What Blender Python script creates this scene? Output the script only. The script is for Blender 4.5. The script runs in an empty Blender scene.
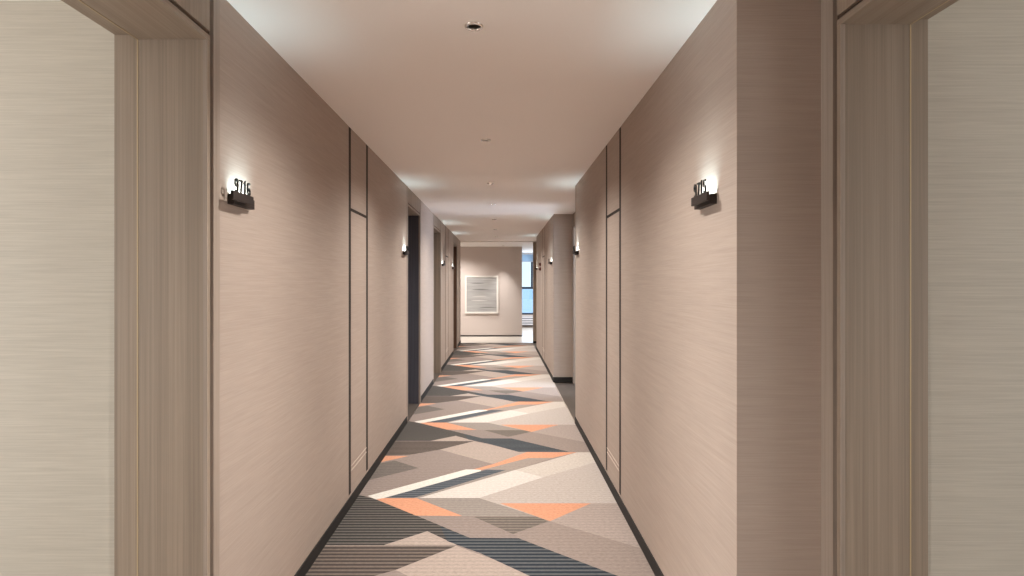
import bpy, bmesh, math, random
from mathutils import Vector, Matrix
from mathutils.geometry import delaunay_2d_cdt

S = bpy.context.scene
COL = S.collection
R = math.radians

# ------------------------------------------------------------------ camera
F = 600.0                                   # focal length in pixels of a 1024 wide frame
EYE = 1.47
cam_d = bpy.data.cameras.new('camera')
cam = bpy.data.objects.new('camera', cam_d)
COL.objects.link(cam)
cam.location = (0, 0, EYE)
cam.rotation_euler = (R(90), 0, 0)
cam_d.sensor_width = 36.0
cam_d.lens = F / 1024 * 36.0
cam_d.shift_x = 11 / 1024
cam_d.shift_y = -5 / 1024
cam_d.clip_start = 0.02
S.camera = cam

# ------------------------------------------------------------------ colour management
S.view_settings.view_transform = 'Standard'
S.view_settings.look = 'None'
S.view_settings.exposure = 0.5
S.view_settings.gamma = 1.0
S.view_settings.use_curve_mapping = False
S.cycles.max_bounces = 16
S.cycles.diffuse_bounces = 10
S.cycles.sample_clamp_indirect = 6.0


def lin(r, g, b):
    f = lambda c: (c / 12.92 if c <= 0.04045 else ((c + 0.055) / 1.055) ** 2.4)
    return (f(r / 255), f(g / 255), f(b / 255), 1.0)


# ------------------------------------------------------------------ sky
world = bpy.data.worlds.new('sky')
S.world = world
world.use_nodes = True
wt = world.node_tree
wt.nodes.clear()
w_out = wt.nodes.new('ShaderNodeOutputWorld')
w_bg = wt.nodes.new('ShaderNodeBackground')
w_co = wt.nodes.new('ShaderNodeTexCoord')
w_sep = wt.nodes.new('ShaderNodeSeparateXYZ')
w_ramp = wt.nodes.new('ShaderNodeValToRGB')
w_noise = wt.nodes.new('ShaderNodeTexNoise')
w_nr = wt.nodes.new('ShaderNodeValToRGB')
w_mix = wt.nodes.new('ShaderNodeMix')
w_mix.data_type = 'RGBA'
wt.links.new(w_co.outputs['Generated'], w_sep.inputs[0])
wt.links.new(w_sep.outputs['Z'], w_ramp.inputs[0])
wt.links.new(w_co.outputs['Generated'], w_noise.inputs['Vector'])
w_noise.inputs['Scale'].default_value = 9
w_noise.inputs['Detail'].default_value = 5
w_nr.color_ramp.elements[0].position = 0.45
w_nr.color_ramp.elements[1].position = 0.75
wt.links.new(w_noise.outputs[0], w_nr.inputs[0])
w_ramp.color_ramp.elements[0].position = 0.0
w_ramp.color_ramp.elements[0].color = lin(222, 236, 248)
w_ramp.color_ramp.elements[1].position = 0.25
w_ramp.color_ramp.elements[1].color = lin(178, 214, 242)
wt.links.new(w_nr.outputs[0], w_mix.inputs['Factor'])
wt.links.new(w_ramp.outputs[0], w_mix.inputs['A'])
w_mix.inputs['B'].default_value = lin(225, 242, 252)
wt.links.new(w_mix.outputs['Result'], w_bg.inputs['Color'])
w_bg.inputs['Strength'].default_value = 1.1
wt.links.new(w_bg.outputs[0], w_out.inputs['Surface'])


# ------------------------------------------------------------------ lights, some of them added
def area(name, loc, rot, sx, sy, power, color, spread=180):
    l = bpy.data.lights.new(name, 'AREA')
    l.shape = 'RECTANGLE'
    l.size, l.size_y = sx, sy
    l.energy = power
    l.color = color
    l.spread = R(spread)
    o = bpy.data.objects.new(name, l)
    o.location = loc
    o.rotation_euler = rot
    COL.objects.link(o)
    return o


DAY = (0.80, 0.90, 1.0)
WARM = (1.0, 0.95, 0.89)
# added area lamps stand in for daylight from unseen windows of the two nearest rooms;
# daylight also comes through the second right doorway and the hall window
area('daylight_standin_left', (-4.15, 0.5, 1.4), (0, R(-90), 0), 2.0, 2.2, 60, (1.0, 0.965, 0.92))
area('daylight_standin_right', (4.15, 0.3, 1.4), (0, R(90), 0), 2.0, 2.2, 28, (1.0, 0.94, 0.87))
area('daylight_far_room', (3.15, 8.2, 1.4), (0, R(90), 0), 2.0, 1.4, 80, (0.68, 0.80, 1.0))
area('daylight_hall', (1.45, 19.8, 1.4), (R(-90), 0, 0), 2.0, 1.9, 28, (0.70, 0.85, 1.0))

DOWNLIGHTS = [-3.1, -1.3, 0.5, 2.38, 4.28, 6.13, 7.78, 9.6, 11.4, 13.2]
DL_X = -0.108
DL_POWER = 155
CZ = 2.49                                    # corridor ceiling


# ------------------------------------------------------------------ materials
def new_mat(name):
    m = bpy.data.materials.new(name)
    m.use_nodes = True
    nt = m.node_tree
    b = nt.nodes['Principled BSDF']
    return m, nt, b


def plain(name, col, rough=0.6, metal=0.0, bump=0.0, bscale=200):
    m, nt, b = new_mat(name)
    b.inputs['Base Color'].default_value = col
    b.inputs['Roughness'].default_value = rough
    b.inputs['Metallic'].default_value = metal
    if bump:
        tc = nt.nodes.new('ShaderNodeTexCoord')
        n = nt.nodes.new('ShaderNodeTexNoise')
        n.inputs['Scale'].default_value = bscale
        nt.links.new(tc.outputs['Object'], n.inputs['Vector'])
        bp = nt.nodes.new('ShaderNodeBump')
        bp.inputs['Strength'].default_value = bump
        bp.inputs['Distance'].default_value = 0.002
        nt.links.new(n.outputs[0], bp.inputs['Height'])
        nt.links.new(bp.outputs[0], b.inputs['Normal'])
    return m


def streak(name, c0, c1, scale, rough=0.6, lo=0.3, hi=0.7, bump=0.15, second=None):
    """two colours mixed by noise stretched along one direction"""
    m, nt, b = new_mat(name)
    tc = nt.nodes.new('ShaderNodeTexCoord')
    mp = nt.nodes.new('ShaderNodeMapping')
    mp.inputs['Scale'].default_value = scale
    n = nt.nodes.new('ShaderNodeTexNoise')
    n.inputs['Scale'].default_value = 1.0
    n.inputs['Detail'].default_value = 3.0
    n.inputs['Roughness'].default_value = 0.65
    rp = nt.nodes.new('ShaderNodeValToRGB')
    rp.color_ramp.elements[0].position = lo
    rp.color_ramp.elements[0].color = c0
    rp.color_ramp.elements[1].position = hi
    rp.color_ramp.elements[1].color = c1
    nt.links.new(tc.outputs['Object'], mp.inputs[0])
    nt.links.new(mp.outputs[0], n.inputs['Vector'])
    nt.links.new(n.outputs[0], rp.inputs[0])
    out = rp.outputs[0]
    if second:
        mp2 = nt.nodes.new('ShaderNodeMapping')
        mp2.inputs['Scale'].default_value = second[0]
        n2 = nt.nodes.new('ShaderNodeTexNoise')
        n2.inputs['Scale'].default_value = 1.0
        n2.inputs['Detail'].default_value = 2.0
        nt.links.new(tc.outputs['Object'], mp2.inputs[0])
        nt.links.new(mp2.outputs[0], n2.inputs['Vector'])
        r2 = nt.nodes.new('ShaderNodeMapRange')
        r2.inputs['From Min'].default_value = 0.3
        r2.inputs['From Max'].default_value = 0.7
        r2.inputs['To Min'].default_value = second[1]
        r2.inputs['To Max'].default_value = second[2]
        nt.links.new(n2.outputs[0], r2.inputs[0])
        mx = nt.nodes.new('ShaderNodeVectorMath')
        mx.operation = 'SCALE'
        nt.links.new(out, mx.inputs[0])
        nt.links.new(r2.outputs[0], mx.inputs['Scale'])
        out = mx.outputs[0]
    nt.links.new(out, b.inputs['Base Color'])
    b.inputs['Roughness'].default_value = rough
    if bump:
        bp = nt.nodes.new('ShaderNodeBump')
        bp.inputs['Strength'].default_value = bump
        bp.inputs['Distance'].default_value = 0.0015
        nt.links.new(n.outputs[0], bp.inputs['Height'])
        nt.links.new(bp.outputs[0], b.inputs['Normal'])
    return m


M = {}
M['paper'] = streak('wallpaper', lin(164, 149, 138), lin(174, 159, 148), (4.5, 4.5, 280), 0.7, lo=0.32, hi=0.68, second=((3, 3, 60), 0.97, 1.03))
M['room_paper'] = streak('room_wallpaper', lin(182, 175, 163), lin(196, 189, 177), (4.5, 4.5, 280), 0.7, lo=0.32, hi=0.68, second=((3, 3, 60), 0.97, 1.03))
M['wood_v'] = streak('wood_vertical', lin(132, 117, 103), lin(160, 145, 129), (130, 130, 1.0), 0.5, lo=0.2, hi=0.8, second=((26, 26, 0.25), 0.9, 1.1))
M['wood_y'] = streak('wood_along', lin(132, 117, 103), lin(160, 145, 129), (130, 1.0, 130), 0.5, lo=0.2, hi=0.8, second=((26, 0.25, 26), 0.9, 1.1))
M['wood_edge'] = streak('wood_edge', lin(146, 133, 121), lin(164, 150, 138), (70, 70, 1.2), 0.5)
M['wood_dark'] = streak('wood_dark', lin(74, 57, 46), lin(104, 82, 68), (30, 30, 2), 0.5)
M['door_wood'] = streak('door_veneer', lin(92, 80, 72), lin(120, 106, 96), (40, 40, 1.0), 0.45, second=((6, 6, 0.3), 0.9, 1.1))
M['lining_shaded_grey'] = streak('shaded_grey_lining', lin(62, 64, 75), lin(80, 82, 93), (60, 60, 1.0), 0.5)  # shade of the second left door recess put into the lining colour
M['lining_shaded_brown'] = streak('shaded_brown_lining', lin(78, 55, 42), lin(100, 72, 56), (60, 60, 1.0), 0.5)  # lining colour darkened to carry the shade inside the last left doorway
M['sign_wood'] = streak('sign_wood', lin(28, 21, 18), lin(46, 34, 29), (160, 8, 160), 0.6)
M['groove'] = plain('groove', lin(72, 56, 46), 0.6)
M['bronze'] = plain('bronze_frame', lin(38, 28, 23), 0.8, 0.0)
M['base'] = plain('baseboard', lin(26, 21, 18), 0.8)
M['ceiling'] = plain('ceiling_paint', lin(242, 236, 231), 0.85, bump=0.05, bscale=90)
M['hall_ceiling'] = plain('hall_ceiling_paint', lin(235, 232, 228), 0.85)
M['hall_wall'] = plain('hall_wall_paint', lin(198, 187, 181), 0.8, bump=0.05)
M['brass'] = plain('brass_inlay', lin(190, 170, 138), 0.45, 0.2)
M['stone'] = streak('dark_stone', lin(62, 54, 48), lin(84, 75, 68), (8, 40, 8), 0.4, bump=0.05)
M['pale_stone'] = streak('pale_stone', lin(164, 156, 148), lin(180, 173, 165), (6, 30, 6), 0.35, bump=0.0)
M['room_floor'] = streak('room_floor', lin(150, 140, 128), lin(170, 160, 148), (30, 3, 3), 0.5)
M['chrome'] = plain('chrome', lin(245, 242, 238), 0.2, 1.0)
M['reflector'] = plain('reflector', lin(130, 122, 112), 0.3, 0.8)
M['black'] = plain('black_metal', lin(34, 33, 32), 0.45, 0.3)
M['steel'] = plain('steel_handle', lin(170, 168, 164), 0.3, 1.0)
M['white'] = plain('white_frame', lin(222, 219, 214), 0.5)
M['red'] = plain('red_plastic', lin(86, 36, 32), 0.5)
M['glass_frame'] = plain('window_frame_metal', lin(38, 54, 78), 0.45, 0.3)
M['kick_line'] = plain('kick_line', lin(200, 186, 174), 0.5)
M['slat_white'] = plain('slat_white', lin(240, 243, 250), 0.5)
M['slat_gap'] = plain('slat_gap', lin(120, 128, 142), 0.6)
M['building'] = plain('pale_building', lin(236, 243, 250), 0.9)
M['building_dim'] = plain('hazy_building', lin(214, 232, 245), 0.9)
M['ground'] = plain('outside_ground', lin(226, 236, 244), 0.9)


def emit_mat(name, col, strength):
    m, nt, b = new_mat(name)
    b.inputs['Base Color'].default_value = (0.8, 0.8, 0.8, 1)
    b.inputs['Emission Color'].default_value = col
    b.inputs['Emission Strength'].default_value = strength
    return m


M['led'] = emit_mat('led_strip', (0.72, 0.95, 1.0, 1), 2.0)
M['lens'] = emit_mat('lamp_lens', (1.0, 0.88, 0.74, 1), 1.2)

gm, gt, gb = new_mat('window_glass')
gt.nodes.remove(gb)
g_t = gt.nodes.new('ShaderNodeBsdfTransparent')
g_t.inputs[0].default_value = (0.93, 0.97, 1.0, 1)
g_g = gt.nodes.new('ShaderNodeBsdfGlossy')
g_g.inputs['Roughness'].default_value = 0.02
g_m = gt.nodes.new('ShaderNodeMixShader')
g_m.inputs[0].default_value = 0.06
gt.links.new(g_t.outputs[0], g_m.inputs[1])
gt.links.new(g_g.outputs[0], g_m.inputs[2])
gt.links.new(g_m.outputs[0], gt.nodes['Material Output'].inputs['Surface'])
M['glass'] = gm

bm_, bt_, bb_ = new_mat('roller_blind_fabric')
bb_.inputs['Base Color'].default_value = lin(190, 205, 222)
bb_.inputs['Roughness'].default_value = 0.9
b_tl = bt_.nodes.new('ShaderNodeBsdfTranslucent')
b_tl.inputs[0].default_value = lin(236, 243, 250)
b_mx = bt_.nodes.new('ShaderNodeMixShader')
b_mx.inputs[0].default_value = 0.8
bt_.links.new(bb_.outputs[0], b_mx.inputs[1])
bt_.links.new(b_tl.outputs[0], b_mx.inputs[2])
bt_.links.new(b_mx.outputs[0], bt_.nodes['Material Output'].inputs['Surface'])
M['blind'] = bm_


def carpet_mat(name, c, line, amount):
    """woven rib carpet: fine cross ribs every 4 cm between two yarns"""
    m, nt, b = new_mat(name)
    tc = nt.nodes.new('ShaderNodeTexCoord')
    sp = nt.nodes.new('ShaderNodeSeparateXYZ')
    nt.links.new(tc.outputs['Object'], sp.inputs[0])
    mu = nt.nodes.new('ShaderNodeMath')
    mu.operation = 'MULTIPLY'
    mu.inputs[1].default_value = 2 * math.pi / 0.04
    nt.links.new(sp.outputs['Y'], mu.inputs[0])
    si = nt.nodes.new('ShaderNodeMath')
    si.operation = 'SINE'
    nt.links.new(mu.outputs[0], si.inputs[0])
    mr = nt.nodes.new('ShaderNodeMapRange')
    mr.inputs['From Min'].default_value = -0.35
    mr.inputs['From Max'].default_value = 0.35
    mr.inputs['To Min'].default_value = 0.0
    mr.inputs['To Max'].default_value = amount
    nt.links.new(si.outputs[0], mr.inputs[0])
    mx = nt.nodes.new('ShaderNodeMix')
    mx.data_type = 'RGBA'
    mx.inputs['A'].default_value = c
    mx.inputs['B'].default_value = line
    nt.links.new(mr.outputs[0], mx.inputs['Factor'])
    n = nt.nodes.new('ShaderNodeTexNoise')
    n.inputs['Scale'].default_value = 1.0
    n.inputs['Detail'].default_value = 4
    n.inputs['Roughness'].default_value = 0.7
    mp = nt.nodes.new('ShaderNodeMapping')
    mp.inputs['Scale'].default_value = (45, 90, 45)
    nt.links.new(tc.outputs['Object'], mp.inputs[0])
    nt.links.new(mp.outputs[0], n.inputs['Vector'])
    r2 = nt.nodes.new('ShaderNodeMapRange')
    r2.inputs['From Min'].default_value = 0.25
    r2.inputs['From Max'].default_value = 0.75
    r2.inputs['To Min'].default_value = 0.74
    r2.inputs['To Max'].default_value = 1.22
    nt.links.new(n.outputs[0], r2.inputs[0])
    vs = nt.nodes.new('ShaderNodeVectorMath')
    vs.operation = 'SCALE'
    nt.links.new(mx.outputs['Result'], vs.inputs[0])
    nt.links.new(r2.outputs[0], vs.inputs['Scale'])
    nt.links.new(vs.outputs[0], b.inputs['Base Color'])
    b.inputs['Roughness'].default_value = 0.95
    b.inputs['Specular IOR Level'].default_value = 0.1
    return m


CARPET = {
    'taupe':  carpet_mat('carpet_taupe', lin(135, 123, 117), lin(125, 113, 106), 0.6),
    'taupe2': carpet_mat('carpet_grey_taupe', lin(140, 132, 125), lin(129, 119, 113), 0.6),
    'mid':    carpet_mat('carpet_mid', lin(145, 134, 125), lin(135, 123, 116), 0.6),
    'tan':    carpet_mat('carpet_tan', lin(153, 140, 133), lin(142, 130, 122), 0.6),
    'tandark': carpet_mat('carpet_tan_dark', lin(138, 125, 118), lin(129, 117, 109), 0.6),
    'light':  carpet_mat('carpet_light', lin(159, 145, 136), lin(145, 133, 124), 0.6),
    'beige':  carpet_mat('carpet_beige', lin(171, 161, 154), lin(164, 155, 147), 0.6),
    'sand':   carpet_mat('carpet_sand', lin(182, 173, 164), lin(175, 165, 156), 0.6),
    'cream':  carpet_mat('carpet_cream', lin(194, 187, 180), lin(188, 180, 173), 0.6),
    'white':  carpet_mat('carpet_white', lin(202, 199, 192), lin(198, 192, 183), 0.6),
    'brown':  carpet_mat('carpet_brown', lin(105, 95, 88), lin(65, 58, 55), 1.0),
    'dark':   carpet_mat('carpet_dark', lin(94, 89, 85), lin(48, 47, 46), 1.0),
    'striped': carpet_mat('carpet_striped', lin(118, 109, 102), lin(92, 85, 79), 1.0),
    'grey':   carpet_mat('carpet_grey', lin(109, 101, 96), lin(94, 88, 83), 0.8),
    'navy':   carpet_mat('carpet_navy', lin(87, 89, 90), lin(39, 45, 53), 1.0),
    'blue':   carpet_mat('carpet_blue', lin(92, 96, 101), lin(61, 66, 72), 0.9),
    'orange': carpet_mat('carpet_orange', lin(192, 138, 112), lin(189, 138, 106), 0.6),
}


# ------------------------------------------------------------------ building helpers
def box(bm, x0, x1, y0, y1, z0, z1):
    x0, x1 = min(x0, x1), max(x0, x1)
    y0, y1 = min(y0, y1), max(y0, y1)
    z0, z1 = min(z0, z1), max(z0, z1)
    v = [bm.verts.new(p) for p in ((x0, y0, z0), (x1, y0, z0), (x1, y1, z0), (x0, y1, z0),
                                   (x0, y0, z1), (x1, y0, z1), (x1, y1, z1), (x0, y1, z1))]
    for f in ((3, 2, 1, 0), (4, 5, 6, 7), (0, 1, 5, 4), (1, 2, 6, 5), (2, 3, 7, 6), (3, 0, 4, 7)):
        bm.faces.new([v[i] for i in f])


def boxes(*bs):
    bm = bmesh.new()
    for b in bs:
        box(bm, *b)
    return bm


def obj(name, bm, mat, parent=None, bevel=0.0, smooth=False):
    me = bpy.data.meshes.new(name)
    bmesh.ops.recalc_face_normals(bm, faces=bm.faces)
    bm.to_mesh(me)
    bm.free()
    me.materials.append(M[mat] if isinstance(mat, str) else mat)
    o = bpy.data.objects.new(name, me)
    COL.objects.link(o)
    if smooth:
        for p in me.polygons:
            p.use_smooth = True
    if bevel:
        md = o.modifiers.new('bevel', 'BEVEL')
        md.width = bevel
        md.segments = 2
        md.limit_method = 'ANGLE'
    if parent:
        o.parent = parent
        root = parent
        while root.parent:
            root = root.parent
        # meshes are written in world coordinates; a part's own transform stays the identity
        o.matrix_parent_inverse = root.matrix_basis.inverted() if root is parent else Matrix.Identity(4)
    return o


def thing(name, label, cat, loc, group=None, kind=None):
    o = bpy.data.objects.new(name, None)
    o.empty_display_size = 0.1
    o.location = loc
    COL.objects.link(o)
    o['label'] = label
    if cat:
        o['category'] = cat
    if group:
        o['group'] = group
    if kind:
        o['kind'] = kind
    return o


def struct(name, label, bm, mat, bevel=0.0):
    o = obj(name, bm, mat, None, bevel)
    o['kind'] = 'structure'
    o['label'] = label
    return o


def lathe(bm, prof, n=32, c=(0, 0, 0)):
    rings = []
    for r, z in prof:
        rings.append([bm.verts.new((c[0] + r * math.cos(2 * math.pi * i / n), c[1] + r * math.sin(2 * math.pi * i / n), c[2] + z)) for i in range(n)])
    for a, b in zip(rings, rings[1:]):
        for i in range(n):
            bm.faces.new((a[i], a[(i + 1) % n], b[(i + 1) % n], b[i]))
    return rings


XL, XR = -0.99, 0.78                         # corridor wall faces
XA = 1.062                                   # back of the right hand alcoves
WT, WR = 0.305, 0.267                        # wall thickness, left and right
END = 14.67                                  # end of the corridor
BACK = -4.2

# ------------------------------------------------------------------ floor and carpet
struct('floor', 'dark stone floor showing in the right door alcoves',
       boxes((-1.32, 1.40, BACK, END, -0.12, -0.006)), 'stone')
struct('floor_room_left', 'floor of the room through the left front doorway', boxes((-4.2, -1.32, -1.6, 2.3, -0.12, -0.004)), 'room_floor')
struct('floor_room_right', 'floor of the room through the right front doorway', boxes((1.40, 4.2, -1.6, 2.05, -0.12, -0.004)), 'room_floor')
struct('floor_room_far', 'floor of the room behind the alcove doorway', boxes((1.40, 3.2, 7.3, 9.1, -0.12, -0.004)), 'room_floor')
struct('floor_hall', 'pale stone floor of the hall at the corridor end', boxes((-2.6, 2.6, END, 20.1, -0.12, 0.0)), 'pale_stone')
struct('trim_1', 'dark threshold strip where the carpet meets the hall floor', boxes((XL, XR, END - 0.03, END + 0.03, -0.006, 0.004)), 'bronze')

P = 2.22


def fl(px, py):
    d = EYE * F / (py - 283.0)
    return ((px - 501.0) * d / F, d)


SHAPES = [
    ('dark', [(300, 495), (360, 495), (375.4, 499.3), (416, 515.4), (470, 537.9), (518.8, 538.3), (620.6, 577), (532, 577),
              (480, 553), (457, 545), (427.3, 531.2), (383.7, 545.1), (250, 545.1)]),
    ('brown', [(300, 441.5), (474, 441.2), (439.8, 449.6), (409.7, 454.8), (384, 455.8), (300, 455.8)]),
    ('light', [(427.3, 531.2), (457, 545), (383.7, 545.1)]),
    ('light', [(474, 441.2), (524.8, 452), (528, 452), (493, 464), (439.8, 449.6)]),
    ('mid', [(528, 458), (553, 457.8), (513, 470.4), (486, 469.6), (481, 470)]),
    ('orange', [(527, 452), (577, 452.3), (553, 457.8), (528, 458), (481, 470), (473, 469.4), (493, 464.2)]),
    ('orange', [(360, 455.7), (408.4, 456), (382, 461.9), (365, 465)]),
    ('grey', [(360, 467), (394.7, 460.5), (418.6, 468), (370.8, 479.6), (350, 485)]),
    ('cream', [(419, 498), (515, 470), (543, 477.2), (479, 498)]),
    ('sand', [(515, 470), (577, 452.3), (612, 452.3), (607, 459), (543, 477.2)]),
    ('beige', [(543, 477.2), (607, 459), (660, 480), (640, 500.6)]),
    ('beige', [(543, 477.2), (640, 500.6), (650, 503.3), (591, 503.3), (550, 521.2), (479, 498)]),
    ('taupe2', [(416.2, 498), (479, 498), (537, 516.5), (462.6, 516)]),
    ('striped', [(474, 516.8), (537, 516.8), (549, 521), (513, 534)]),
    ('tan', [(591, 503.3), (700, 503.3), (720, 577), (620.6, 577), (518.8, 538.3), (513, 534), (550, 521.2)]),
    ('tandark', [(550, 521.2), (640, 548), (720, 577), (620.6, 577), (518.8, 538.3), (513, 534)]),
    ('orange', [(500, 503.3), (591, 503.3), (550, 521.2)]),
    ('orange', [(376, 499.2), (384, 498), (416.2, 498), (462.6, 516), (416, 515.6)]),
    ('white', [(367.5, 496), (376, 499.3), (384, 498), (481, 471), (481, 470), (473, 469.4), (466, 469.4)]),
    ('blue', [(384, 498), (486.6, 469.6), (506, 470), (413.5, 498)]),
    ('taupe2', [(413.5, 498), (506, 470), (513, 470.4), (419, 498)]),
    ('navy', [(470, 537.9), (518.8, 538.3), (620.6, 577), (532, 577), (480, 553), (447, 541), (440, 526)]),
]
CX0, CX1, CY0, CY1 = XL + 0.006, XR - 0.004, BACK, END - 0.03


def carpet():
    verts = [Vector(p) for p in ((CX0, CY0), (CX1, CY0), (CX1, CY1), (CX0, CY1))]
    faces = [[0, 1, 2, 3]]
    mats = ['taupe']
    for k in range(-4, 6):
        for mname, pts in SHAPES:
            q = [fl(*p) for p in pts]
            q = [(x, y + k * P) for x, y in q]
            if max(y for x, y in q) < CY0 - 0.5 or min(y for x, y in q) > CY1:
                continue
            if sum(a[0] * b[1] - b[0] * a[1] for a, b in zip(q, q[1:] + q[:1])) < 0:
                q.reverse()                  # counter-clockwise
            i0 = len(verts)
            verts += [Vector(p) for p in q]
            faces.append(list(range(i0, i0 + len(q))))
            mats.append(mname)
    ov, oe, of, vo, eo, fo = delaunay_2d_cdt(verts, [], faces, 1, 1e-5)
    slots = list(CARPET)
    me = bpy.data.meshes.new('carpet')
    keep, mi = [], []
    for f, src in zip(of, fo):
        if 0 not in src:
            continue
        keep.append(f)
        mi.append(slots.index(mats[max(src)]))
    used = sorted({i for f in keep for i in f})
    rm = {o: n for n, o in enumerate(used)}
    me.from_pydata([(ov[i].x, ov[i].y, 0.0) for i in used] +
                   [(x, y, -0.006) for x, y in ((CX0, CY0), (CX1, CY0), (CX1, CY1), (CX0, CY1))] +
                   [(x, y, -0.0001) for x, y in ((CX0, CY0), (CX1, CY0), (CX1, CY1), (CX0, CY1))], [],
                   [[rm[i] for i in f] for f in keep] +
                   [[len(used) + a for a in q] for q in ((3, 2, 1, 0), (0, 1, 5, 4), (1, 2, 6, 5), (2, 3, 7, 6), (3, 0, 4, 7))])
    for s in slots:
        me.materials.append(CARPET[s])
    for i, p in enumerate(me.polygons):
        p.material_index = mi[i] if i < len(mi) else 0
    bm = bmesh.new()
    bm.from_mesh(me)
    for f in bm.faces:
        if f.normal.z < 0 and all(abs(v.co.z) < 1e-6 for v in f.verts):
            f.normal_flip()
    bm.to_mesh(me)
    bm.free()
    o = bpy.data.objects.new('carpet', me)
    COL.objects.link(o)
    o['label'] = 'long corridor carpet with grey, cream, charcoal and orange angular shapes'
    o['category'] = 'carpet'
    return o


carpet()
struct('trim_2', 'thin pale edging strip beside the carpet in the alcove', boxes((XR - 0.003, XR + 0.005, 6.29, 8.88, -0.006, 0.002)), 'wood_edge')


# ------------------------------------------------------------------ ceiling with round holes for the lamps
def ceiling_bm(x0, x1, y0, y1, z, holes, r, thick):
    bm = bmesh.new()
    h = 0.08
    xs = DL_X

    def quad(a, b, c, d):
        if b - a > 1e-6 and d - c > 1e-6:
            bm.faces.new([bm.verts.new(p) for p in ((a, c, z), (a, d, z), (b, d, z), (b, c, z))])
    y = y0
    for hy in sorted(holes):
        quad(x0, x1, y, hy - h)
        quad(x0, xs - h, hy - h, hy + h)
        quad(xs + h, x1, hy - h, hy + h)
        n = 32
        inner, outer = [], []
        for i in range(n):
            t = 2 * math.pi * i / n + math.pi / 4
            c, s = math.cos(t), math.sin(t)
            k = h / max(abs(c), abs(s))
            inner.append(bm.verts.new((xs + r * c, hy + r * s, z)))
            outer.append(bm.verts.new((xs + k * c, hy + k * s, z)))
        for i in range(n):
            j = (i + 1) % n
            bm.faces.new((outer[i], inner[i], inner[j], outer[j]))
        y = hy + h
    quad(x0, x1, y, y1)
    bmesh.ops.remove_doubles(bm, verts=bm.verts, dist=1e-5)
    box(bm, x0, x1, y0, y1, z + thick, z + thick + 0.05)
    return bm


struct('ceiling', 'pale corridor ceiling', ceiling_bm(XL - WT, XA + WR, BACK, END, CZ, DOWNLIGHTS, 0.028, 0.12), 'ceiling')
struct('ceiling_room_left', 'ceiling of the room through the left front doorway', boxes((-4.2, XL - WT, -1.6, 2.3, CZ, CZ + 0.1)), 'hall_ceiling')
struct('ceiling_room_right', 'ceiling of the room through the right front doorway', boxes((XA + WR, 4.2, -1.6, 2.05, CZ + 0.05, CZ + 0.15)), 'hall_ceiling')
struct('ceiling_room_far', 'ceiling of the room behind the alcove doorway', boxes((XA + WR, 3.2, 7.3, 9.1, CZ, CZ + 0.1)), 'hall_ceiling')
struct('ceiling_hall', 'white ceiling of the hall at the corridor end', boxes((-2.6, 2.6, END, 20.1, CZ - 0.02, CZ + 0.1)), 'hall_ceiling')

# ------------------------------------------------------------------ access panels in the walls
PANELS = [(3.90, 4.465), (10.68, 11.30)]
GW = 0.06


def access_panel(side, y0, y1, label):
    xf = XL if side < 0 else XR
    dx = -1 if side < 0 else 1               # into the wall
    t = thing('access_panel', label, 'access panel', (xf, (y0 + y1) / 2, 0), 'service panels set in the corridor walls')
    xb = xf + dx * 0.03
    obj('recess', boxes((xb, xb + dx * 0.03, y0, y1, 0.085, CZ)), 'groove', t)
    for a in (y0, y1 - GW):
        obj('reveal_strip', boxes((xf + dx * 0.001, xb, a, a + GW, 0.085, CZ)), 'bronze', t)
    obj('reveal_strip', boxes((xf + dx * 0.001, xb, y0 + GW, y1 - GW, 1.945, 1.965)), 'bronze', t)
    obj('upper_panel', boxes((xf, xb, y0 + GW, y1 - GW, 1.966, CZ)), 'paper', t)
    obj('lower_panel', boxes((xf, xb, y0 + GW, y1 - GW, 0.262, 1.944)), 'paper', t)
    obj('kick_panel', boxes((xf, xb, y0 + GW, y1 - GW, 0.085, 0.228)), 'paper', t)
    obj('kick_strip', boxes((xf - dx * 0.003, xb, y0 + GW, y1 - GW, 0.258, 0.263)), 'kick_line', t)
    obj('kick_strip', boxes((xf - dx * 0.003, xb, y0 + GW, y1 - GW, 0.227, 0.232)), 'kick_line', t)
    obj('kick_panel', boxes((xf, xb, y0 + GW, y1 - GW, 0.232, 0.258)), 'paper', t)
    return t


access_panel(-1, *PANELS[0], 'tall wallpapered service panel in left wall, nearer of the two there')
access_panel(-1, *PANELS[1], 'tall wallpapered service panel in left wall, between the two farthest doorways')
access_panel(1, *PANELS[0], 'tall wallpapered service panel in right wall, nearer of the two there')
access_panel(1, *PANELS[1], 'tall wallpapered service panel in right wall, beside the red alarm boxes')

# ------------------------------------------------------------------ doorways


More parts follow.
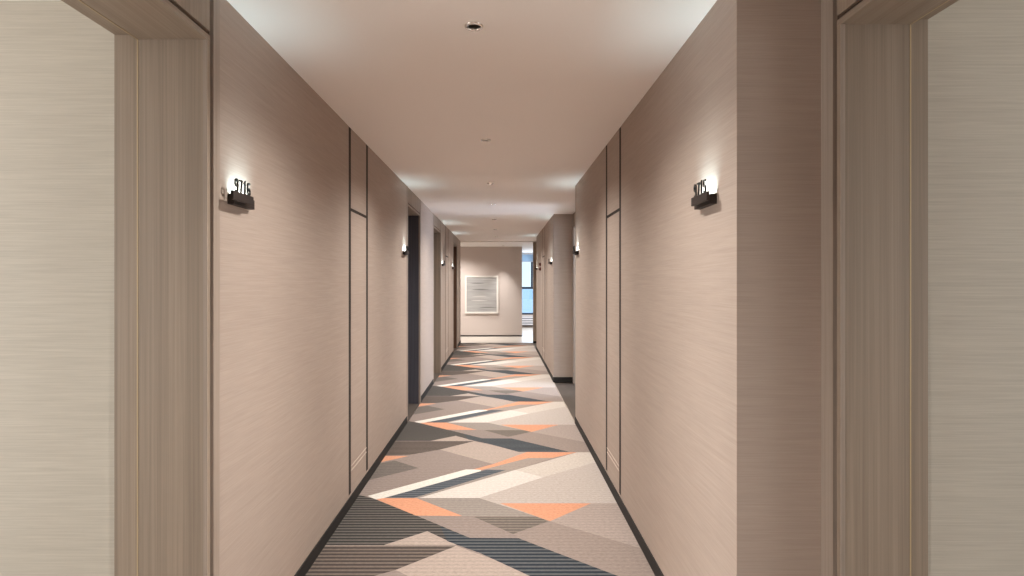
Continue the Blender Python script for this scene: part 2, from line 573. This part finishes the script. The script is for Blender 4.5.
def doorway(n, side, xf, y0, y1, label, leaf=True, lining='wood_v'):
    """lined doorway in a wall face at xf; y0..y1 is the outer width of its casing"""
    dx = -1 if side < 0 else 1
    HEAD = 2.291 if side < 0 else 2.279
    ca, gr, li = (0.045 if side < 0 else 0.070), 0.018, 0.02
    t = thing('door_%d' % n, label, None, (xf, (y0 + y1) / 2, 0), kind='structure')
    xb = xf + dx * ((WT if side < 0 else WR) + 0.017)
    xo = xf + dx * (0.235 if side < 0 else 0.219)   # brass line
    for s, ye in ((1, y0), (-1, y1)):
        a = ye
        b = ye + s * ca
        c = b + s * gr
        d = c + s * li
        obj('casing', boxes((xf - dx * 0.003, xf + dx * 0.03, a, b, 0, CZ)), 'wood_edge', t)
        obj('shadow_gap', boxes((xf + dx * 0.012, xf + dx * 0.03, b, c, 0, CZ)), 'groove', t)
        obj('jamb', boxes((xf, xo - dx * 0.002, c, d, 0, HEAD)), lining, t)
        obj('jamb_edge', boxes((xf - dx * 0.001, xf + dx * 0.013, d, d + s * 0.003, 0, HEAD)), 'wood_edge', t)
        obj('brass_line', boxes((xo - dx * 0.002, xo + dx * 0.002, c, d + s * 0.001, 0, HEAD)), 'brass', t)
        obj('outer_jamb', boxes((xo + dx * 0.002, xb, c, d - s * 0.014, 0, HEAD + 0.022)), lining, t)
    g0, g1 = y0 + ca + gr, y1 - ca - gr
    obj('head_lining', boxes((xf, xo - dx * 0.002, g0, g1, HEAD, HEAD + 0.02)), 'wood_y', t)
    obj('brass_line', boxes((xo - dx * 0.002, xo + dx * 0.002, g0, g1, HEAD - 0.001, HEAD + 0.032)), 'brass', t)
    obj('outer_head_lining', boxes((xo + dx * 0.002, xb, g0, g1, HEAD + 0.022, HEAD + 0.032)), 'wood_y', t)
    obj('shadow_gap', boxes((xf + dx * 0.012, xf + dx * 0.03, g0, g1, HEAD + 0.02, HEAD + 0.035)), 'groove', t)
    obj('fascia', boxes((xf, xf + dx * 0.03, g0, g1, HEAD + 0.035, CZ)), 'wood_v', t)
    obj('lintel', boxes((xf + dx * 0.03, xb, y0, y1, HEAD + 0.032, CZ)), 'room_paper', t)
    for ya, yb in ((y0, y0 + ca + gr), (y1 - ca - gr, y1)):
        obj('post', boxes((xf + dx * 0.03, xb, ya, yb, 0, CZ)), 'room_paper', t)
    obj('threshold', boxes((xf, xb, g0, g1, -0.006, 0.0)), 'stone', t)
    if leaf:
        l = obj('leaf', boxes((xf + dx * 0.20, xf + dx * 0.245, g0 + li, g1 - li, 0.006, HEAD - 0.002)), 'door_wood', t)
        hy = g1 - li - 0.09
        hb = bmesh.new()
        box(hb, xf + dx * 0.196, xf + dx * 0.20, hy - 0.03, hy + 0.03, 0.93, 1.16)
        box(hb, xf + dx * 0.150, xf + dx * 0.196, hy - 0.009, hy + 0.009, 1.02, 1.038)
        box(hb, xf + dx * 0.146, xf + dx * 0.160, hy - 0.13, hy + 0.009, 1.018, 1.040)
        obj('handle', hb, 'steel', l, bevel=0.002)
        obj('peephole', boxes((xf + dx * 0.196, xf + dx * 0.20, (g0 + g1) / 2 - 0.012, (g0 + g1) / 2 + 0.012, 1.50, 1.524)), 'steel', l, bevel=0.004)
    return t


LD = [(0.92, 2.105), (6.31, 7.395), (8.76, 9.90), (12.43, 13.62)]
# the jamb that faces the camera stands at y1 - 0.09
doorway(1, -1, XL, LD[0][0], LD[0][1], 'open wood lined doorway at the front left', leaf=False)
doorway(2, -1, XL, *LD[1], 'wood framed door in the left wall, second from the front', lining='lining_shaded_grey')
doorway(3, -1, XL, *LD[2], 'wood framed door in the left wall, third from the front')
doorway(4, -1, XL, *LD[3], 'wood framed door in the left wall, nearest the far hall', lining='lining_shaded_brown')
AL = [(-0.6, 1.985), (6.29, 8.88), (13.20, END)]
doorway(5, 1, XA, 0.80, 1.985, 'open wood lined doorway at the front right', leaf=False)
doorway(6, 1, XA, 7.70, 8.88, 'wood lined doorway in the second right alcove', leaf=False)


# ------------------------------------------------------------------ walls
def wl(y0, y1, label):
    struct('wall_left', label, boxes((XL, XL - WT, y0, y1, 0, CZ)), 'paper')
    struct('baseboard_left', 'dark baseboard below the ' + label, boxes((XL - 0.001, XL + 0.006, y0, y1, 0, 0.07)), 'base')


def wr(y0, y1, label, x1=XA + WR):
    struct('wall_right', label, boxes((XR, x1, y0, y1, 0, CZ)), 'paper')
    struct('baseboard_right', 'dark baseboard below the ' + label, boxes((XR + 0.001, XR - 0.006, y0, y1, 0, 0.07)), 'base')


def back_of_panel(side, k, label):
    y0, y1 = PANELS[k]
    if side < 0:
        struct('wall_left', label, boxes((XL - 0.061, XL - WT, y0, y1, 0, CZ)), 'paper')
        struct('wall_left', label + ', strip under the panel', boxes((XL, XL - 0.06, y0, y1, 0, 0.084)), 'paper')
        struct('baseboard_left', 'dark baseboard below the ' + label, boxes((XL - 0.001, XL + 0.006, y0, y1, 0, 0.07)), 'base')
    else:
        struct('wall_right', label, boxes((XR + 0.061, XA + WR, y0, y1, 0, CZ)), 'paper')
        struct('wall_right', label + ', strip under the panel', boxes((XR, XR + 0.06, y0, y1, 0, 0.084)), 'paper')
        struct('baseboard_right', 'dark baseboard below the ' + label, boxes((XR + 0.001, XR - 0.006, y0, y1, 0, 0.07)), 'base')


wl(BACK, LD[0][0], 'left wall behind the front doorway')
wl(LD[0][1], PANELS[0][0], 'left wall with the room sign nearest the front')
back_of_panel(-1, 0, 'left wall behind the near service panel')
wl(PANELS[0][1], LD[1][0], 'left wall between near service panel and second doorway')
wl(LD[1][1], LD[2][0], 'left wall between second and third doorway')
wl(LD[2][1], PANELS[1][0], 'left wall between third doorway and far service panel')
back_of_panel(-1, 1, 'left wall behind the far service panel')
wl(PANELS[1][1], LD[3][0], 'left wall between far service panel and last doorway')
wl(LD[3][1], END, 'last stretch of left wall before the hall')

wr(BACK, AL[0][0], 'right wall behind the front alcove')
wr(AL[0][1], PANELS[0][0], 'right wall with the room sign nearest the front')
back_of_panel(1, 0, 'right wall behind the near service panel')
wr(PANELS[0][1], AL[1][0], 'right wall between near service panel and second alcove')
wr(AL[1][1], PANELS[1][0], 'right wall beyond the second alcove')
back_of_panel(1, 1, 'right wall behind the far service panel')
wr(PANELS[1][1], AL[2][0], 'right wall with the red alarm boxes')
# alcove backs and ends
struct('wall_right_alcove', 'back wall of the front right alcove', boxes((XA, XA + WR, AL[0][0], 0.80, 0, CZ)), 'paper')
struct('wall_right_alcove', 'back wall of the second right alcove', boxes((XA, XA + WR, AL[1][0], 7.70, 0, CZ)), 'paper')
struct('wall_right_alcove', 'back wall of the last right alcove', boxes((XA, XA + WR, AL[2][0], END, 0, CZ)), 'paper')
struct('baseboard_alcove', 'dark baseboard across the end of the second right alcove', boxes((XR - 0.006, XA, 8.874, 8.88, 0, 0.078)), 'base')
struct('baseboard_alcove', 'dark baseboard across the end of the front right alcove', boxes((XR - 0.006, XA, AL[0][1] - 0.006, AL[0][1], 0, 0.078)), 'base')
struct('wall_back', 'wall closing the corridor behind the viewer', boxes((-1.4, 1.5, BACK - 0.1, BACK, 0, CZ)), 'paper')

# rooms at the front
struct('wall_room_left', 'beige wall seen through the left front doorway', boxes((XL - WT, -4.2, 2.17, 2.3, 0, CZ)), 'room_paper')
struct('wall_room_left', 'rear wall of the left front room', boxes((XL - WT, -4.2, -1.6, -1.5, 0, CZ)), 'room_paper')
struct('wall_room_left', 'window wall of the left front room', boxes((-4.2, -4.3, -1.6, -0.7, 0, CZ), (-4.2, -4.3, 1.7, 2.3, 0, CZ), (-4.2, -4.3, -0.7, 1.7, 0, 0.35), (-4.2, -4.3, -0.7, 1.7, 2.42, CZ)), 'room_paper')
struct('wall_room_right', 'beige wall seen through the right front doorway', boxes((XA + WR, 4.2, 1.92, 2.05, 0, CZ + 0.05)), 'room_paper')
struct('wall_room_right', 'rear wall of the right front room', boxes((XA + WR, 4.2, -1.6, -1.5, 0, CZ + 0.05)), 'room_paper')
struct('wall_room_right', 'window wall of the right front room', boxes((4.2, 4.3, -1.6, -0.9, 0, CZ), (4.2, 4.3, 1.5, 2.05, 0, CZ), (4.2, 4.3, -0.9, 1.5, 0, 0.35), (4.2, 4.3, -0.9, 1.5, 2.42, CZ)), 'room_paper')
struct('wall_room_far', 'walls of the room behind the second right alcove', boxes((XA + WR, 3.2, 9.0, 9.1, 0, CZ), (XA + WR, 3.2, 7.3, 7.4, 0, CZ)), 'room_paper')

# hall at the end
FW = 16.5
struct('wall_far', 'pale wall with the picture at the corridor end', boxes((-2.6, 0.578, FW, FW + 0.15, 0, CZ)), 'hall_wall')
struct('baseboard_far', 'thin dark baseboard under the picture wall', boxes((-2.6, 0.578, FW - 0.008, FW, 0, 0.035)), 'base')
struct('wall_hall', 'hall wall left of the corridor mouth', boxes((XL - WT, -2.6, END - 0.15, END, 0, CZ)), 'hall_wall')
struct('wall_hall', 'narrow wall end right of the corridor mouth', boxes((XR + 0.007, 2.6, END, END + 0.12, 0, CZ)), 'wood_v')
struct('baseboard_hall', 'black baseboard block at the right of the corridor mouth', boxes((XR + 0.004, XA, END - 0.006, END, 0, 0.05)), 'base')
struct('wall_hall', 'left side wall of the hall', boxes((-2.6, -2.7, END - 0.15, FW + 0.15, 0, CZ)), 'hall_wall')
struct('wall_hall', 'right side wall of the hall', boxes((2.6, 2.7, END, 20.1, 0, CZ)), 'hall_wall')
struct('wall_hall', 'return wall of the hall beyond the picture wall', boxes((0.30, 0.40, FW + 0.15, 20.1, 0, CZ)), 'hall_wall')

# hall window
WY = 20.0
win = thing('window_1', 'tall hall window with dark blue frame showing sky', None, (1.45, WY, 0), kind='structure')
obj('frame', boxes((0.40, 0.46, WY, WY + 0.06, 0.30, CZ), (2.54, 2.6, WY, WY + 0.06, 0.30, CZ), (0.46, 2.54, WY, WY + 0.06, 0.42, 0.47),
                   (0.46, 2.54, WY, WY + 0.06, 2.42, CZ)), 'glass_frame', win)
obj('transom', boxes((0.46, 2.54, WY - 0.02, WY + 0.06, 1.27, 1.34)), 'glass_frame', win)
obj('mullion', boxes((1.0, 1.06, WY - 0.02, WY + 0.06, 1.34, 2.42)), 'glass_frame', win)
obj('pane', boxes((0.46, 2.54, WY + 0.03, WY + 0.036, 0.47, 1.27)), 'glass', win)
obj('pane', boxes((0.46, 1.0, WY + 0.03, WY + 0.036, 1.34, 2.42)), 'glass', win)
obj('pane', boxes((1.06, 2.54, WY + 0.03, WY + 0.036, 1.34, 2.42)), 'glass', win)
struct('wall_window', 'low wall below the hall window', boxes((0.40, 2.6, WY, WY + 0.1, 0, 0.42)), 'hall_wall')

rb = thing('roller_blind', 'pale blue roller blind lowered a little over the hall window', 'blind', (1.3, WY - 0.06, 2.3))
obj('fabric', boxes((0.46, 2.5, WY - 0.064, WY - 0.060, 2.19, 2.42)), 'blind', rb)
rbm = bmesh.new()
lathe(rbm, [(0.001, 0), (0.025, 0), (0.025, 2.04), (0.001, 2.04)], 16)
bmesh.ops.rotate(rbm, verts=rbm.verts, cent=(0, 0, 0), matrix=Matrix.Rotation(R(90), 3, 'Y'))
bmesh.ops.translate(rbm, verts=rbm.verts, vec=(0.46, WY - 0.062, 2.44))
obj('roller', rbm, 'slat_white', rb)
obj('bottom_bar', boxes((0.46, 2.5, WY - 0.07, WY - 0.054, 2.17, 2.19)), 'slat_white', rb)

ss = thing('radiator', 'low white slatted radiator under the hall window', 'radiator', (1.4, WY - 0.1, 0))
obj('body', boxes((0.5, 2.4, WY - 0.09, WY - 0.02, 0.06, 0.36)), 'slat_gap', ss)
for k in range(4):
    obj('slat', boxes((0.5, 2.4, WY - 0.12, WY - 0.09, 0.08 + 0.075 * k, 0.125 + 0.075 * k)), 'slat_white', ss, bevel=0.004)
obj('top', boxes((0.5, 2.4, WY - 0.13, WY - 0.02, 0.36, 0.385)), 'slat_white', ss)
for x in (0.6, 2.3):
    obj('foot', boxes((x - 0.03, x + 0.03, WY - 0.1, WY - 0.03, 0.0, 0.06)), 'slat_gap', ss)

# outside
struct('ground', 'hazy ground outside the hall window', boxes((-60, 90, 24, 260, -14.2, -14)), 'ground')
for i, (x, y, w, h, m, lab) in enumerate(((3.2, 70, 5, 12.2, 'building', 'pale hazy tower outside hall window, left one'),
                                          (8.4, 95, 7, 14.4, 'building_dim', 'blue hazy block outside hall window, right one'),
                                          (3.5, 150, 16, 13.0, 'building', 'distant pale block on the horizon outside hall window'))):
    b = thing('building', lab, 'building', (x, y, -14), 'hazy buildings outside the window')
    obj('body', boxes((x - w / 2, x + w / 2, y, y + 8, -14, -14 + h)), m, b)
    obj('roof_block', boxes((x - w / 4, x + w / 4, y + 1, y + 5, -14 + h, -14 + h + 1.2)), m, b)


# ------------------------------------------------------------------ picture
def picture():
    m, nt, b = new_mat('grey_brushed_painting')
    tc = nt.nodes.new('ShaderNodeTexCoord')
    mp = nt.nodes.new('ShaderNodeMapping')
    mp.inputs['Scale'].default_value = (1.6, 1, 22)
    n = nt.nodes.new('ShaderNodeTexNoise')
    n.inputs['Scale'].default_value = 1.0
    n.inputs['Detail'].default_value = 4
    rp = nt.nodes.new('ShaderNodeValToRGB')
    rp.color_ramp.elements[0].position = 0.25
    rp.color_ramp.elements[0].color = lin(150, 149, 148)
    rp.color_ramp.elements[1].position = 0.75
    rp.color_ramp.elements[1].color = lin(180, 179, 178)
    nt.links.new(tc.outputs['Object'], mp.inputs[0])
    nt.links.new(mp.outputs[0], n.inputs['Vector'])
    nt.links.new(n.outputs[0], rp.inputs[0])
    nt.links.new(rp.outputs[0], b.inputs['Base Color'])
    b.inputs['Roughness'].default_value = 0.7
    x0, x1, z0, z1, w = -0.987, -0.077, 0.634, 1.670, 0.045
    t = thing('picture', 'white framed picture of grey brushed bands on the far wall', 'picture', ((x0 + x1) / 2, FW, z0))
    obj('canvas', boxes((x0 + w, x1 - w, FW - 0.02, FW - 0.002, z0 + w, z1 - w)), m, t)
    for a in ((x0, x0 + w, z0, z1), (x1 - w, x1, z0, z1), (x0 + w, x1 - w, z0, z0 + w), (x0 + w, x1 - w, z1 - w, z1)):
        obj('frame_rail', boxes((a[0], a[1], FW - 0.035, FW - 0.001, a[2], a[3])), 'white', t)
    dm = plain('stroke_dark', lin(104, 103, 102), 0.7)
    lm = plain('stroke_pale', lin(206, 204, 201), 0.7)
    for (xa, xb, z, mm) in ((-0.80, -0.33, 1.29, dm), (-0.83, -0.36, 0.985, lm), (-0.85, -0.45, 1.46, dm), (-0.60, -0.12, 0.80, dm), (-0.80, -0.38, 1.10, lm), (-0.55, -0.15, 1.57, lm)):
        bm = bmesh.new()
        k = 10
        top = [bm.verts.new((xa + (xb - xa) * i / k, FW - 0.0215, z + 0.012 * math.sin(math.pi * i / k) + 0.002)) for i in range(k + 1)]
        bot = [bm.verts.new((xa + (xb - xa) * i / k, FW - 0.0215, z - 0.006 * math.sin(math.pi * i / k))) for i in range(k + 1)]
        for i in range(k):
            bm.faces.new((top[i], top[i + 1], bot[i + 1], bot[i]))
        ex = bmesh.ops.extrude_face_region(bm, geom=bm.faces[:])
        bmesh.ops.translate(bm, verts=[v for v in ex['geom'] if isinstance(v, bmesh.types.BMVert)], vec=(0, 0.003, 0))
        obj('brush_stroke', bm, mm, t)


picture()


# ------------------------------------------------------------------ ceiling downlights
def spot(loc, parent, power, size=112, color=WARM, blend=1.0):
    l = bpy.data.lights.new('lamp', 'SPOT')
    l.energy = power
    l.color = color
    l.spot_size = R(size)
    l.spot_blend = blend
    l.shadow_soft_size = 0.0015
    o = bpy.data.objects.new('lamp', l)
    o.location = loc
    COL.objects.link(o)
    if parent:
        o.parent = parent
        o.matrix_parent_inverse = parent.matrix_basis.inverted()
    return o


DL_LABEL = {2.38: 'small round recessed downlight with a chrome ring, nearest on the ceiling',
            4.28: 'small round recessed downlight above the near service panels, second along the ceiling',
            6.13: 'small round recessed downlight ahead of the second left doorway, third along the ceiling',
            7.78: 'small round recessed downlight over the second right alcove, fourth along the ceiling',
            9.6: 'small round recessed downlight beside the third left doorway, fifth along the ceiling',
            11.4: 'small round recessed downlight beside the far service panels, sixth along the ceiling',
            13.2: 'small round recessed downlight farthest along the corridor, seventh on the ceiling'}


LZ = -0.009                                  # the lamp's light leaves at the ring


def downlight(x, y, z, label, power, size=80, spill=0.58):
    t = thing('downlight', label, 'ceiling light', (x, y, z), 'downlights along the corridor ceiling')
    bm = bmesh.new()
    lathe(bm, [(0.0270, 0.004), (0.0270, -0.003), (0.029, -0.0065), (0.033, -0.0065), (0.037, -0.003), (0.038, 0.0), (0.038, 0.0005)], 32, (x, y, z))
    obj('trim_ring', bm, 'chrome', t, smooth=True)
    bm = bmesh.new()
    lathe(bm, [(0.0270, 0.002), (0.0262, 0.03), (0.019, 0.06)], 32, (x, y, z))
    obj('reflector', bm, 'reflector', t, smooth=True)
    bm = bmesh.new()
    lathe(bm, [(0.0195, 0.062), (0.014, 0.056), (0.006, 0.053), (0.0005, 0.0525)], 32, (x, y, z))
    obj('lens', bm, 'black', t, smooth=True)
    spot((x, y, z + LZ), t, power * 0.62, size)
    if spill:
        spot((x, y, z + LZ), t, power * spill, 146)
    return t


for d in DOWNLIGHTS:
    downlight(DL_X, d, CZ, DL_LABEL.get(d, 'small round recessed downlight on the ceiling behind the viewer'), DL_POWER)
downlight(0.06, 16.12, CZ - 0.02, 'small recessed downlight in the hall ceiling lighting the picture wall', 230, 62, 0)
downlight(-1.2, 15.6, CZ - 0.02, 'small recessed downlight in the hall ceiling out of sight, added to brighten the far wall', 260)  # unseen lamp, added to brighten the hall
downlight(1.3, 18.4, CZ - 0.02, 'small recessed downlight added unseen in the hall ceiling near the window to brighten the slats', 220)  # unseen lamp, added to brighten the white slats below the window

# ------------------------------------------------------------------ room number signs
def ribbon(bm, pts, w, t, closed=False):
    """flat stroke of width w in the (u, v) plane, thickness t along the third axis"""
    n = len(pts)
    L, Rr = [], []
    for i in range(n):
        p = Vector(pts[i])
        a = Vector(pts[(i - 1) % n]) if (closed or i > 0) else None
        b = Vector(pts[(i + 1) % n]) if (closed or i < n - 1) else None
        d1 = (p - a).normalized() if a is not None else None
        d2 = (b - p).normalized() if b is not None else None
        if d1 is None:
            d1 = d2
        if d2 is None:
            d2 = d1
        n1 = Vector((-d1.y, d1.x))
        n2 = Vector((-d2.y, d2.x))
        m = (n1 + n2)
        m = m.normalized() if m.length > 1e-6 else n1
        k = min(w / 2 / max(0.35, m.dot(n1)), w * 1.3)
        L.append(p + m * k)
        Rr.append(p - m * k)
    vs = []
    for off in (-t / 2, t / 2):
        vs.append([(bm.verts.new((l.x, off, l.y)), bm.verts.new((r.x, off, r.y))) for l, r in zip(L, Rr)])
    f, b = vs
    rng = range(n if closed else n - 1)
    for i in rng:
        j = (i + 1) % n
        bm.faces.new((f[i][0], f[j][0], f[j][1], f[i][1]))
        bm.faces.new((b[i][1], b[j][1], b[j][0], b[i][0]))
        bm.faces.new((f[j][0], f[i][0], b[i][0], b[j][0]))
        bm.faces.new((f[i][1], f[j][1], b[j][1], b[i][1]))
    if not closed:
        for i in (0, n - 1):
            bm.faces.new((f[i][0], f[i][1], b[i][1], b[i][0]))


def arc(cx, cy, rx, ry, a0, a1, n=14):
    return [(cx + rx * math.cos(R(a0 + (a1 - a0) * i / n)), cy + ry * math.sin(R(a0 + (a1 - a0) * i / n))) for i in range(n + 1)]


GH = 0.056; GS = 0.047 / 0.056                                   # digit height
GX = 0.0105                                  # half width


def glyph(bm, ch, u0):
    w, t = 0.0056, 0.005
    sh = lambda pts: [(u0 + x, y * GS) for x, y in pts]
    r = GX
    if ch == '9':
        ribbon(bm, sh(arc(0, GH - 0.0165, r, 0.0150, 0, 360, 24)[:-1]), w, t, True)
        ribbon(bm, sh([(r, GH - 0.0165), (r, 0.020)] + arc(0, 0.0125, r, 0.0115, 15, -140, 12)), w, t)
    elif ch == '6':
        ribbon(bm, sh(arc(0, 0.0165, r, 0.0150, 0, 360, 24)[:-1]), w, t, True)
        ribbon(bm, sh([(-r, 0.0165), (-r, GH - 0.020)] + arc(0, GH - 0.0125, r, 0.0115, 195, 40, 12)), w, t)
    elif ch == '7':
        ribbon(bm, sh([(-r, GH - 0.0025), (r, GH - 0.0025), (0.001, 0.0)]), w, t)
    elif ch == '1':
        ribbon(bm, sh([(-0.006, GH - 0.012), (0.0015, GH - 0.002), (0.0015, 0.0)]), w, t)
    elif ch == '5':
        ribbon(bm, sh([(r, GH - 0.0025), (-r + 0.002, GH - 0.0025), (-r + 0.001, GH - 0.024)] + arc(-0.0005, 0.0165, r, 0.0150, 120, -145, 16)), w, t)
    elif ch == '|':
        ribbon(bm, sh([(0, GH), (0, 0)]), w, t)


LT = -3


def room_sign(side, yc, text, label):
    """backlit room number: box on the wall, LED strip in its top, plate in front carrying the digits"""
    xf = XL if side < 0 else XR
    o = 1 if side < 0 else -1                # out of the wall
    t = thing('room_number_sign', label, 'sign', (xf, yc, 1.757), 'lit room number signs')
    a, b = yc - 0.09, yc + 0.09
    obj('box', boxes((xf, xf + o * 0.004, a, b, 1.757, 1.793), (xf + o * 0.018, xf + o * 0.024, a, b, 1.757, 1.793),
                     (xf + o * 0.004, xf + o * 0.018, a, b, 1.757, 1.776),
                     (xf + o * 0.004, xf + o * 0.018, a, a + 0.004, 1.776, 1.793), (xf + o * 0.004, xf + o * 0.018, b - 0.004, b, 1.776, 1.793)), 'sign_wood', t)
    obj('led_strip', boxes((xf + o * 0.004, xf + o * 0.018, a + 0.004, b - 0.004, 1.776, 1.782)), 'led', t)
    ps = -0.060 if side < 0 else -0.031
    plate = obj('plate', boxes((xf + o * 0.038, xf + o * 0.048, a + ps, b + ps - 0.006, 1.765, 1.797)), 'sign_wood', t, bevel=0.001)
    for py in (max(a, a + ps) + 0.03, min(b, b + ps) - 0.03):
        obj('spacer', boxes((xf + o * 0.024, xf + o * 0.038, py - 0.005, py + 0.005, 1.770, 1.785)), 'sign_wood', t)
    for i, ch in enumerate(text):
        bm = bmesh.new()
        glyph(bm, ch, (i - 1.5) * 0.035)
        # text reads along +y on the left wall and along -y on the right wall
        ang = R(90) if side < 0 else R(-90)
        bmesh.ops.rotate(bm, verts=bm.verts, cent=(0, 0, 0), matrix=Matrix.Rotation(ang, 3, 'Z'))
        bmesh.ops.translate(bm, verts=bm.verts, vec=(xf + o * 0.043, yc + ps - 0.002, 1.7965))
        obj('digit', bm, 'black', plate)
    l = area('led_light', (xf + o * 0.012, yc, 1.784), (R(180), R(LT) * o, 0), 0.012, 0.165, 0.56, (0.68, 0.93, 1.0), 100)
    l.parent = t
    l.matrix_parent_inverse = t.matrix_basis.inverted()
    return t


room_sign(-1, 2.262, '9716', 'lit wooden room sign reading 9716 on the left wall')
room_sign(1, 2.258, '9715', 'lit wooden room sign reading 9715 on the right wall')
room_sign(-1, 6.13, '97||', 'small lit room sign just before the second left doorway')
room_sign(-1, 10.12, '97||', 'small lit room sign just past the third left doorway')
room_sign(-1, 12.24, '97||', 'small lit room sign just before the last left doorway')
room_sign(1, 6.10, '97||', 'small lit room sign just before the second right alcove')
room_sign(1, 9.25, '97||', 'small lit room sign just past the second right alcove')
room_sign(1, 12.95, '97||', 'small lit room sign on right wall beyond the red alarm boxes')


# ------------------------------------------------------------------ alarm boxes
def alarm(z, label):
    t = thing('alarm_box', label, 'alarm', (XR, 11.72, z), 'red alarm boxes')
    obj('body', boxes((XR, XR - 0.032, 11.67, 11.77, z - 0.03, z + 0.03)), 'red', t, bevel=0.004)
    bm = bmesh.new()
    lathe(bm, [(0.0005, 0), (0.016, 0), (0.014, 0.008), (0.0005, 0.012)], 20)
    bmesh.ops.rotate(bm, verts=bm.verts, cent=(0, 0, 0), matrix=Matrix.Rotation(R(-90), 3, 'Y'))
    bmesh.ops.translate(bm, verts=bm.verts, vec=(XR - 0.032, 11.72, z))
    obj('button', bm, 'black', t)


alarm(1.832, 'small dark red alarm box on right wall, upper of the two')
alarm(1.743, 'small dark red alarm box on right wall, lower of the two')
